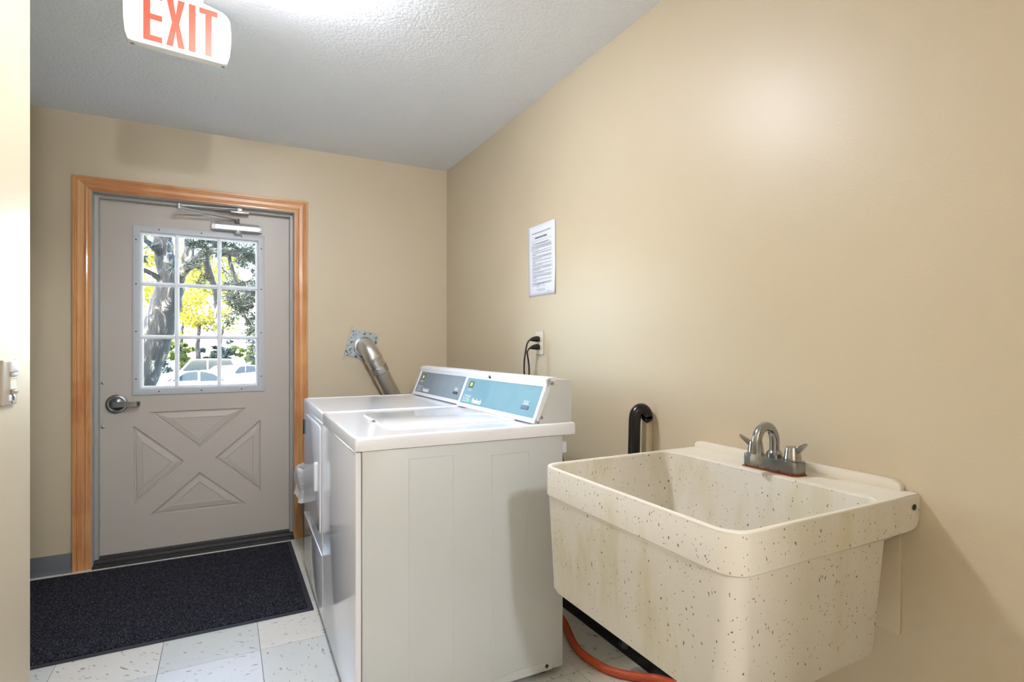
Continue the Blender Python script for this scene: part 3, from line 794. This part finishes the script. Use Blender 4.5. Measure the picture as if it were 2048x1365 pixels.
# underside of the apron back to the basin
b0 = [bm.verts.new(Vector(p)-OXY) for p in L(.797, 1.30, .670, 1.332, .7775, [.002, .05, .05, .002])]; b1 = [bm.verts.new(Vector(p)-OXY) for p in loops[-1]]
for i in range(len(b0)):
    j = (i+1) % len(b0); bm.faces.new((b0[i], b1[i], b1[j], b0[j]))
bmesh.ops.remove_doubles(bm, verts=bm.verts, dist=.0004)
basin = obj('basin', bm, TUB, t, smooth=40)
# back ledge with two soap recesses
bm = nb(); NX, NYY = 14, 96
lx0, lx1, ly0, ly1 = 1.262, 1.3915, .6685, 1.3335
def lz(x, y):
    z = .8585
    for (a, b) in ((.745, .862), (1.105, 1.215)):
        if a < y < b and 1.275 < x < 1.362: z = .8572
    if x < 1.268: z = .857
    return z
G = [[bm.verts.new(Vector((lx0+(lx1-lx0)*i/NX, ly0+(ly1-ly0)*j/NYY, lz(lx0+(lx1-lx0)*i/NX, ly0+(ly1-ly0)*j/NYY)))-OXY) for j in range(NYY+1)] for i in range(NX+1)]
for i in range(NX):
    for j in range(NYY): bm.faces.new((G[i][j], G[i+1][j], G[i+1][j+1], G[i][j+1]))
obj('back_ledge', bm, TUBTOP, t, smooth=60)
bm = nb()
prof = [(ly0+.030, .856), (ly0+.030, .868), (ly0+.034, .874), (ly0+.048, .880), (ly0+.070, .882), (ly1-.030, .882), (ly1-.020, .879), (ly1-.012, .873), (ly1-.012, .856)]
prism(bm, [(p[0]-1.0, p[1]-.48) for p in prof], 'x', 1.376-1.09, 1.3915-1.09, bev=.002); obj('splash_lip', bm, TUBTOP, t, smooth=40)
# pale worn rim bead
bm = nb()
pathp = [p for p in inn[0]]
ro = [L(.7935, 1.30, .6665, 1.3355, .8558, [.004, .051, .051, .004]), L(.7945, 1.30, .6675, 1.3345, .8585, [.004, .05, .05, .004]), L(.803, 1.262, .6765, 1.3265, .8588, [.03, .045, .045, .03]), L(.8045, 1.262, .6785, 1.3245, .8565, [.03, .044, .044, .03])]
pv = None
for lp in ro:
    V = [bm.verts.new(Vector(p)-OXY) for p in lp]
    if pv:
        for i in range(len(V)):
            j = (i+1) % len(V)
            if ro[2][i][0] > 1.2615 and ro[2][j][0] > 1.2615: continue
            bm.faces.new((pv[i], pv[j], V[j], V[i]))
    pv = V
obj('rim', bm, TUBTOP, t, smooth=40)
bm = nb(); lathe(bm, [(.0068, 0), (.0068, .0016), (.003, .003), (.0001, .003)], 14, Matrix.Translation(Vector((1.366, .6655, .832))-OXY) @ Matrix.Rotation(R(90), 4, 'X')); obj('screw', bm, DARKSCREW, t)
bm = nb(); tube(bm, [(-.06, .02, .0), (-.06, .02, -.18), (-.03, .02, -.23), (.06, .02, -.23), (.12, .02, -.20), (.30, .02, -.20)], .021, 16); obj('drain_trap', bm, mat('white_pvc', 'd8d6d0', .4), t, smooth=50)
bm = nb()
box(bm, -.010, -.0005, -.366, .33, -.133, .112, .003)
t = tag(obj('mounting_board', bm, WALL, smooth=30), 'flat beige board screwed to the wall behind and below the sink', 'board'); t.location = (XR, 1.07, .655)

# ---------------------------------------------------------------- faucet
t = thing('faucet', 'tarnished chrome two-handle faucet with gooseneck spout on the sink ledge', 'faucet', (1.310, .978, .8585))
bm = nb(); prism(bm, rrect(-.026, .026, -.082, .082, .016), 'z', 0, .036, bev=.003); obj('faucet_base', bm, RUSTY, t, smooth=40)
bm = nb(); prism(bm, rrect(-.031, .027, -.086, .086, .018), 'z', -.0005, .0012); obj('rust_ring', bm, RUST, t, smooth=0)
for s, yy in ((1, .056), (-1, -.056)):
    bm = nb(); lathe(bm, [(.021, .036), (.0215, .038), (.0215, .041), (.021, .043), (.0175, .069), (.016, .072), (.0001, .073)], 28, Matrix.Translation((0, yy, 0)))
    hd = obj('handle', bm, CHROME, t, smooth=35)
    bm = nb(); x0_ = .004
    prism(bm, [(0, .044), (.010*1, .048), (.040, .078), (.043, .084), (.040, .087), (.010, .070), (0, .068)], 'x', -.005, .005, M=Matrix.Translation((0, yy, 0)) @ Matrix.Rotation(R(-8 if s < 0 else 30), 4, 'Z') @ Matrix.Diagonal((1, s, 1, 1)), bev=.0015)
    obj('lever_wing', bm, CHROME, hd, smooth=30)
bm = nb(); lathe(bm, [(.019, .036), (.020, .040), (.020, .047), (.016, .051), (.0145, .054)], 28, Matrix.Translation((.004, 0, 0))); obj('spout_collar', bm, CHROME, t, smooth=35)
pts = [(.004, 0, .045), (.004, 0, .072)]
rx, rz = .036, .044
for k in range(0, 17):
    a = math.pi*k/16; pts.append((.004-rx+rx*math.cos(a), 0, .076+rz*math.sin(a)))
pts += [(.004-2*rx, 0, .060), (.004-2*rx, 0, .038)]
bm = nb(); tube(bm, smoothpts(pts, 3), .0125, 22); obj('spout', bm, CHROME, t, smooth=60)
bm = nb(); lathe(bm, [(.0125, .024), (.0150, .026), (.0155, .042), (.0125, .050)], 24, Matrix.Translation((.004-2*rx, 0, 0))); obj('aerator', bm, CRUST, t, smooth=50)

# ---------------------------------------------------------------- exit sign
SR = R(7.6)
t = thing('exit_sign', 'white exit sign with salmon red letters hanging from the ceiling', 'sign', (-.300, 2.2, 2.215), SR)
bm = nb()
pts = [(.012, .004), (.024, 0), (.300, 0), (.311, .006), (.3185, .03), (.3235, .075), (.3240, .12), (.3200, .162), (.311, .178), (.296, .187), (.24, .199), (.16, .204), (.084, .199), (.028, .187), (.013, .178), (.004, .162), (0, .12), (.0005, .075), (.005, .03)]
prism(bm, pts, 'y', 0, .040, bev=.004); obj('housing', bm, SIGNW, t, smooth=30)
bm = nb(); box(bm, .03, .295, .038, .046, .008, .19, .003); obj('back_plate', bm, SIGNW, t)
bm = nb(); box(bm, .09, .235, -.002, .044, .200, .2225, .004); obj('ceiling_canopy', bm, SIGNW, t)
z0, z1 = .0155, .180; sw = .0195
def poly(pl): 
    bm = nb(); prism(bm, pl, 'y', -.0016, .002); obj('letter', bm, SIGNR, t, smooth=0)
a, b = .0577, .1115; zm = (z0+z1)/2
poly([(a, z0), (b, z0), (b, z0+.019), (a+sw, z0+.019), (a+sw, zm-.0095), (b, zm-.0095), (b, zm+.0095), (a+sw, zm+.0095), (a+sw, z1-.019), (b, z1-.019), (b, z1), (a, z1)])
a, b = .123, .1780; c_ = (a+b)/2
poly([(a, z0), (a+.020, z0), (c_, z0+.055), (b-.020, z0), (b, z0), (c_+.0105, zm), (b, z1), (b-.020, z1), (c_, z1-.055), (a+.020, z1), (a, z1), (c_-.0105, zm)])
a = .1900; poly([(a, z0), (a+.0205, z0), (a+.0205, z1), (a, z1)])
a, b = .222, .279; c_ = (a+b)/2
poly([(c_-.010, z0), (c_+.010, z0), (c_+.010, z1-.019), (b, z1-.019), (b, z1), (a, z1), (a, z1-.019), (c_-.010, z1-.019)])
for x in (.028, .300):
    bm = nb(); lathe(bm, [(.006, 0), (.006, .002), (.0001, .003)], 12, Matrix.Translation((x, .022, .0005)) @ Matrix.Rotation(R(180), 4, 'X')); obj('screw', bm, SCREW, t)

# ---------------------------------------------------------------- wall control on the left wall
t = thing('wall_switch', 'ivory switch plate with stacked controls on the near left wall', 'switch', (XL, 1.824, 1.100))
bm = nb(); prism(bm, rrect(-.050, .050, -.057, .057, .003), 'x', .0005, .0075, bev=.0025); obj('cover_plate', bm, WHITED, t, smooth=30)
bm = nb(); box(bm, .006, .014, -.004, .042, .026, .054, .003); obj('upper_hood', bm, PLASTW, t)
bm = nb(); box(bm, .006, .012, -.002, .038, .014, .026, .002); obj('upper_lever', bm, WHITED, t)
bm = nb(); box(bm, .0065, .0090, -.004, .040, -.016, .014, .001); obj('slider_track', bm, WHITEP, t, smooth=20)
for z in (.010, -.018):
    bm = nb(); box(bm, .006, .0115, -.004, .040, z, z+.0035, .001); obj('track_stop', bm, WHITEP, t)
bm = nb(); box(bm, .0065, .0120, .0, .044, -.030, -.018, .002); obj('lower_lever', bm, mat('taupe_lever', '9c8672', .4), t)
bm = nb(); box(bm, .007, .0088, -.012, .034, -.046, -.031, .0005); obj('knob_plate', bm, PLASTW, t)
bm = nb(); lathe(bm, [(.008, 0), (.008, .002), (.005, .003), (.0001, .0032)], 18, Matrix.Translation((.0085, .014, -.038)) @ Matrix.Rotation(R(90), 4, 'Y')); obj('knob', bm, STEEL, t)
bm = nb(); lathe(bm, [(.003, 0), (.003, .001), (.0001, .0015)], 10, Matrix.Translation((.0073, .012, -.051)) @ Matrix.Rotation(R(90), 4, 'Y')); obj('screw', bm, DARKSCREW, t)

# ---------------------------------------------------------------- bin with bag behind the dryer
t = thing('trash_can', 'bin with a white plastic bag over its rim beside the dryer', 'trash can', (.518, 3.345, 0))
bm = nb(); lathe(bm, [(.112, 0), (.114, .006), (.136, .47), (.141, .476), (.141, .486), (.133, .486), (.110, .012), (.0001, .012)], 40); obj('bin', bm, CAN, t, smooth=40)
bm = nb(); seg = 72; prev = None; rnd = random.Random(5)
ph = [rnd.uniform(0, 6) for _ in range(6)]
for k, (r_, z) in enumerate([(.120, .40), (.128, .47), (.137, .500), (.148, .505), (.156, .492), (.160, .46), (.157, .42), (.152, .39), (.158, .355), (.166, .335)]):
    ring_ = []
    for i in range(seg):
        a = 2*math.pi*i/seg
        wv = .004*math.sin(5*a+ph[0]+k*.4)+.003*math.sin(11*a+ph[1]-k*.6)+.0018*math.sin(23*a+ph[2]+k)
        dz = (.012*math.sin(3*a+ph[3])+.008*math.sin(7*a+ph[4])) * (0 if k < 2 else (k-1)/8)
        rr_ = r_+wv*(.5+k*.12)
        ring_.append(bm.verts.new((rr_*math.cos(a), rr_*math.sin(a), z+dz)))
    if prev:
        for i in range(seg): bm.faces.new((prev[i], prev[(i+1) % seg], ring_[(i+1) % seg], ring_[i]))
    prev = ring_
bg_ = obj('bag_liner', bm, BAG, t, smooth=80); bg_['label'] = 'white plastic bag liner'

# ---------------------------------------------------------------- ceiling lamps
def lamp(loc, label, m, globe=False):
    t = thing('ceiling_lamp', label, 'ceiling lamp', loc)
    bm = nb(); lathe(bm, [(.135, 0), (.138, -.004), (.138, -.018), (.128, -.022)] if not globe else [(.07, 0), (.07, -.03), (.055, -.04), (.055, -.09)], 48); obj('lamp_base', bm, SIGNW, t, smooth=40)
    bm = nb()
    if globe: lathe(bm, [(max(.0001, .09*math.sin(math.pi*k/20)), -.17+.09*math.cos(math.pi*k/20)) for k in range(1, 21)], 48)
    else: lathe(bm, [(.125, -.018), (.122, -.035), (.105, -.055), (.075, -.068), (.04, -.074), (.0001, -.076)], 48)
    obj('glass_globe' if globe else 'glass_dome', bm, m, t, smooth=60)
lamp((.23, 1.83, ZC), 'round white ceiling lamp above the washer, just out of the frame', LAMPM)
lamp((.27, -1.5, ZC), 'white glass globe lamp on the ceiling behind the camera', LAMPR, True)
# ---------------------------------------------------------------- outdoors, seen through the door glass
GZ = -1.3
ASPH = mat('asphalt', '454340', .9, bump=(20, .3, .01)); GRASS = mat('dry_lawn', '66633c', .95, bump=(8, .5, .03))
bm = nb(); box(bm, -70, 70, 14, 150, GZ-.3, GZ); struct('parking_lot', bm, ASPH, smooth=0)
bm = nb(); prism(bm, [(3.9, -.5), (3.9, -.06), (5.5, -.08), (10, -.7), (14, GZ+.02), (14, GZ-.3), (3.9, GZ-.3)], 'x', -40, 40); struct('lawn', bm, GRASS, smooth=0)
def bark():
    m = mat('pine_bark', '8a7a6c', .9)
    t_ = m.node_tree; c = coords(m); mp = t_.nodes.new('ShaderNodeMapping'); mp.inputs['Scale'].default_value = (1, 1, .25); t_.links.new(c, mp.inputs[0])
    n = noise(m, 6, 6, .75, mp.outputs[0], 1.5)
    base(m, ramp(m, n, [(.47, '060403'), (.55, '1f1915'), (.66, '8a8276')])); bump(m, n, 1., .08); return m
BARK = bark()
def leafmat(name, a, b, tr=.5):
    m = mat(name, a, .6)
    n = noise(m, 1.2, 3, .6); base(m, ramp(m, n, [(.35, a), (.65, b)]))
    m.node_tree.nodes['Principled BSDF'].inputs['Transmission Weight'].default_value = 0
    t_ = m.node_tree; p = t_.nodes['Principled BSDF']; o = [x for x in t_.nodes if x.type == 'OUTPUT_MATERIAL'][0]
    ts = t_.nodes.new('ShaderNodeBsdfTranslucent'); ts.inputs[0].default_value = srgb(b); mx = t_.nodes.new('ShaderNodeMixShader'); mx.inputs[0].default_value = tr
    t_.links.new(p.outputs[0], mx.inputs[1]); t_.links.new(ts.outputs[0], mx.inputs[2]); t_.links.new(mx.outputs[0], o.inputs[0]); return m
NEEDLE = leafmat('pine_needles', '0d140a', '1b2412', .1)
GOLD = leafmat('golden_leaves', '6e6c18', '8f821e', .4)
OLIVE = leafmat('olive_leaves', '39481c', '5d6426', .35)
DGREEN = leafmat('dark_leaves', '141f16', '26332a', .15)
def leaves(name, blobs, size, m, par, seed=1, needle=False):
    rd = random.Random(seed); V = []; F = []
    for (c, r, n) in blobs:
        c = Vector(c)
        for k in range(n):
            d = Vector((rd.gauss(0, 1), rd.gauss(0, 1), rd.gauss(0, 1))).normalized()*(rd.random()**.45)
            p = c+Vector((d.x*r[0], d.y*r[1], d.z*r[2]))
            a = Vector((rd.gauss(0, 1), rd.gauss(0, 1), rd.gauss(0, 1)*.7)).normalized(); b = a.cross(Vector((rd.gauss(0, 1), rd.gauss(0, 1), rd.gauss(0, 1)))).normalized()
            s = size*rd.uniform(.6, 1.4); i = len(V)
            if needle: V += [p-b*s*.05, p+b*s*.05, p+a*s]; F.append((i, i+1, i+2))
            else: V += [p-a*s*.5, p+b*s*.35, p+a*s*.5, p-b*s*.35]; F.append((i, i+1, i+2, i+3))
    o = obj(name, ([tuple(v) for v in V], [], F), m, par, smooth=0); o['kind'] = 'stuff'; return o
t = thing('pine_tree', 'large pine tree with forked pale bark trunk right outside the door', 'tree', (-1.25, 11.9, GZ+.3))
O = Vector(t.location)
def branch(name, pts, rad):
    bm = nb(); P = smoothpts([Vector(p)-O for p in pts], 5); n = len(P); rr = []
    for i in range(n):
        f_ = i/(n-1)*(len(rad)-1); k = min(int(f_), len(rad)-2); rr.append((rad[k]*(1-(f_-k))+rad[k+1]*(f_-k))*(1+.06*math.sin(i*2.1)))
    tube(bm, P, rr, 16); return obj(name, bm, BARK, t, smooth=70)
branch('trunk', [(-1.75, 11.9, -1.2), (-1.42, 11.93, .4), (-1.16, 11.9, 1.2), (-.97, 11.8, 1.9), (-.87, 11.75, 2.4), (-.84, 11.75, 2.7)], [.34, .28, .26, .25, .22, .2])
branch('branch', [(-.87, 11.75, 2.35), (-.98, 11.8, 2.9), (-1.0, 11.8, 3.4), (-.95, 11.8, 4.6), (-.9, 11.8, 6.5)], [.19, .16, .15, .13, .1])
branch('branch', [(-.8, 11.7, 2.4), (-.62, 11.6, 2.75), (-.57, 11.55, 3.1), (-.6, 11.5, 3.8), (-.5, 11.4, 5)], [.14, .10, .08, .07, .05])
branch('branch', [(-.75, 11.65, 2.5), (-.45, 11.2, 2.75), (-.2, 10.7, 2.85), (.1, 10.2, 2.75), (.6, 9.6, 2.62), (1.2, 9.2, 2.6)], [.10, .075, .065, .055, .04, .03])
branch('branch', [(-.3, 10.95, 2.82), (-.25, 10.9, 2.5), (-.15, 10.8, 2.2), (-.13, 10.75, 1.9), (-.1, 10.7, 1.5)], [.055, .06, .05, .04, .02])
branch('branch', [(-.2, 10.7, 2.85), (.1, 10.2, 3.15), (.4, 9.9, 3.0), (.8, 9.5, 2.85)], [.05, .04, .035, .02])
branch('branch', [(-.95, 11.75, 2.75), (-1.2, 11.6, 3.05), (-1.5, 11.5, 3.2)], [.06, .05, .03])
branch('branch', [(-.9, 11.7, 2.3), (-1.15, 11.6, 2.5), (-1.5, 11.5, 2.65)], [.05, .045, .03])
branch('branch', [(.05, 10.2, 2.7), (.15, 10.1, 2.3), (.25, 10.05, 1.8), (.45, 10, 1.4)], [.035, .03, .022, .01])
bl = []
rd = random.Random(11)
for (x, y, z, n) in ((.30, 10.0, 1.85, 30), (.42, 9.9, 2.1, 26), (.1, 10.1, 2.95, 24), (-.2, 10.6, 3.1, 22), (.5, 9.8, 2.6, 18), (.5, 9.8, 1.35, 16), (-1.4, 11.5, 2.9, 10), (-.35, 10.8, 2.6, 8)):
    for k in range(n):
        c = (x+rd.gauss(0, .17)-O.x, y+rd.gauss(0, .25)-O.y, z+rd.gauss(0, .18)-O.z); bl.append((c, (.075, .075, .07), 80))
leaves('needles', bl, .13, NEEDLE, t, 3, True)
twV = nb(); 
for k in range(46):
    c = Vector((rd.uniform(-.2, .6), rd.uniform(9.8, 10.6), rd.uniform(1.4, 3.2)))-O; d = Vector((rd.gauss(.3, .5), rd.gauss(0, .3), rd.gauss(-.3, .5))).normalized()
    tube(twV, [c, c+d*.2+Vector((0, 0, rd.gauss(0, .03))), c+d*.42], [.010, .007, .003], 5)
obj('twigs', twV, BARK, t, kind='stuff')
def tree(name, label, loc, crown, m, size, trunk_r, seed, gr='trees beyond the parking lot'):
    t = thing(name, label, 'tree', loc, 0, gr)
    bm = nb(); tube(bm, [(0, 0, 0), (.05, 0, 1.2), (-.05, .05, 2.6), (.1, 0, 4.2)], [trunk_r, trunk_r*.85, trunk_r*.7, trunk_r*.4], 10); obj('trunk', bm, BARK, t)
    leaves('crown', crown, size, m, t, seed)
rd = random.Random(21)
def blobs(cx, cz, R_, n, per, fl=.8):
    return [((cx+rd.gauss(0, R_*.45), rd.gauss(0, R_*.4), cz+rd.gauss(0, R_*.42)*fl), (R_*.28, R_*.28, R_*.16), per) for _ in range(n)]
tree('maple_tree', 'golden leafed tree left of the pine trunk beyond the white car', (-5.6, 34.5, GZ), blobs(0, 6.2, 3.0, 50, 75), GOLD, .22, .22, 1)
tree('maple_tree', 'golden green tree in the middle of the door glass beyond the cars', (-1.5, 40.2, GZ), blobs(0, 4.8, 2.6, 44, 75), GOLD, .20, .2, 2)
tree('maple_tree', 'tall golden tree in the middle of the door glass behind the others', (-2.9, 48, GZ), blobs(0, 7.2, 4.2, 44, 70), GOLD, .30, .25, 12)
tree('oak_tree', 'olive green tree left of the pine trunk high in the door glass', (-3.6, 28, GZ), blobs(0, 8.2, 2.0, 40, 60), OLIVE, .2, .2, 3)
tree('oak_tree', 'olive tree beyond the middle panes of the door glass', (-.4, 56, GZ), blobs(0, 9.8, 3.6, 44, 60), OLIVE, .24, .2, 4)
tree('evergreen_tree', 'dark evergreen at the right side of the door glass beyond the red car', (3.4, 51, GZ), blobs(0, 3.9, 1.7, 26, 70), DGREEN, .2, .2, 5)
tree('evergreen_tree', 'dark low evergreen in the lower left pane of the door glass', (-4.4, 41.0, GZ), blobs(0, 1.5, 1.3, 22, 70), DGREEN, .2, .2, 6)
CGL = mat('car_glass', '18242b', .08, coat=.5); TYRE = mat('tyre', '1a1a1b', .8); RIM = mat('wheel_rim', '9a9c9e', .3, .8); TAIL = mat('tail_light', 'e0402c', .3)
def car(name, label, cat, loc, rz, L_, H_, W_, col, kind):
    t = thing(name, label, cat, loc, rz, None); m = mat(name+'_paint', col, .25, coat=.6); h = L_/2
    if kind == 'sedan': body = [(-h, .30), (-h+.02, .62), (-h+.25, .78), (-h+1.15, .92), (h-.95, .97), (h-.05, .90), (h, .62), (h-.03, .32), (h-.6, .22), (-h+.6, .22)]; top = [(-h+1.15, .90), (-h+1.95, H_-.06), (-h+2.4, H_), (h-1.7, H_-.01), (h-1.2, H_-.12), (h-.55, .95)]
    else: body = [(-h, .35), (-h+.02, .75), (-h+.2, .95), (-h+1.1, 1.08), (h-.1, 1.10), (h, .9), (h-.02, .4), (h-.6, .28), (-h+.6, .28)]; top = [(-h+1.1, 1.05), (-h+1.7, H_-.06), (-h+2.0, H_), (h-.4, H_-.02), (h-.08, 1.08)]
    bm = nb(); prism(bm, body, 'y', -W_/2, W_/2, bev=.05); obj('car_body', bm, m, t, smooth=40)
    bm = nb(); prism(bm, top, 'y', -W_/2+.14, W_/2-.14, bev=.05); obj('cabin', bm, m, t, smooth=40)
    cx = sum(p[0] for p in top)/len(top); cz = sum(p[1] for p in top)/len(top)
    def shrink(p, f_): return (cx+(p[0]-cx)*f_, cz+(p[1]-cz)*f_)
    for s in (-1, 1):
        g = [shrink(p, .86) for p in top]; mid = cx
        for (lo, hi) in ((-9, mid-.05), (mid+.05, 9)):
            q = [(min(max(p[0], lo), hi), p[1]) for p in g]
            bm = nb(); a, b = sorted((s*(W_/2-.15), s*(W_/2-.132))); prism(bm, q, 'y', a, b); bmesh.ops.remove_doubles(bm, verts=bm.verts, dist=.001); obj('side_window', bm, CGL, t, smooth=0)
        for wx in (-h+.85, h-.9):
            bm = nb(); lathe(bm, [(.20, 0), (.32, .0), (.335, .03), (.335, .17), (.32, .2), (.20, .2)], 28, Matrix.Translation((wx, s*(W_/2+.01), .335)) @ Matrix.Rotation(R(90*s), 4, 'X')); wh = obj('wheel', bm, TYRE, t, smooth=40)
            bm = nb(); lathe(bm, [(.21, -.004), (.19, -.012), (.05, -.02), (.0001, -.022)], 24, Matrix.Translation((wx, s*(W_/2+.01), .335)) @ Matrix.Rotation(R(90*s), 4, 'X')); obj('hubcap', bm, RIM, wh, smooth=30)
        bm = nb(); a, b = sorted((s*(W_/2-.30), s*(W_/2+.008))); box(bm, h-.22, h+.008, a, b, .70, .84, .02); obj('tail_light', bm, TAIL, t)
    return t
for k, (x, y) in enumerate(((-9.4, 41), (-7.1, 42.5), (-2.6, 43.0), (-.2, 44.5), (1.8, 43.5), (4.2, 44.5), (6.6, 43.5))):
    tree('dark_shrub', ['leftmost', 'second', 'third', 'fourth', 'fifth', 'sixth', 'rightmost'][k]+' dark rounded shrub in the row behind the parked cars', (x, y, GZ), blobs(0, 2.0, 1.0, 26, 60), DGREEN if k % 2 else OLIVE, .24, .1, 30+k, 'shrubs behind the parked cars')
car('white_car', 'white sedan parked side-on beyond the lower door panes', 'car', (-.95, 29.2, GZ), R(-38+8), 4.6, 1.43, 1.78, 'a5a49e', 'sedan')
car('grey_car', 'grey sport utility vehicle parked behind the white sedan', 'car', (-1.0, 37.4, GZ), R(-20), 4.6, 1.8, 1.85, '525c64', 'suv')
car('red_car', 'small red car behind the right end of the white sedan', 'car', (.15, 33.0, GZ), R(60), 4.0, 1.5, 1.7, 'b23228', 'suv')
car('green_car', 'dark green car far right beyond the parking lot', 'car', (2.4, 38.6, GZ), R(-20), 4.5, 1.42, 1.75, '1f4438', 'sedan')
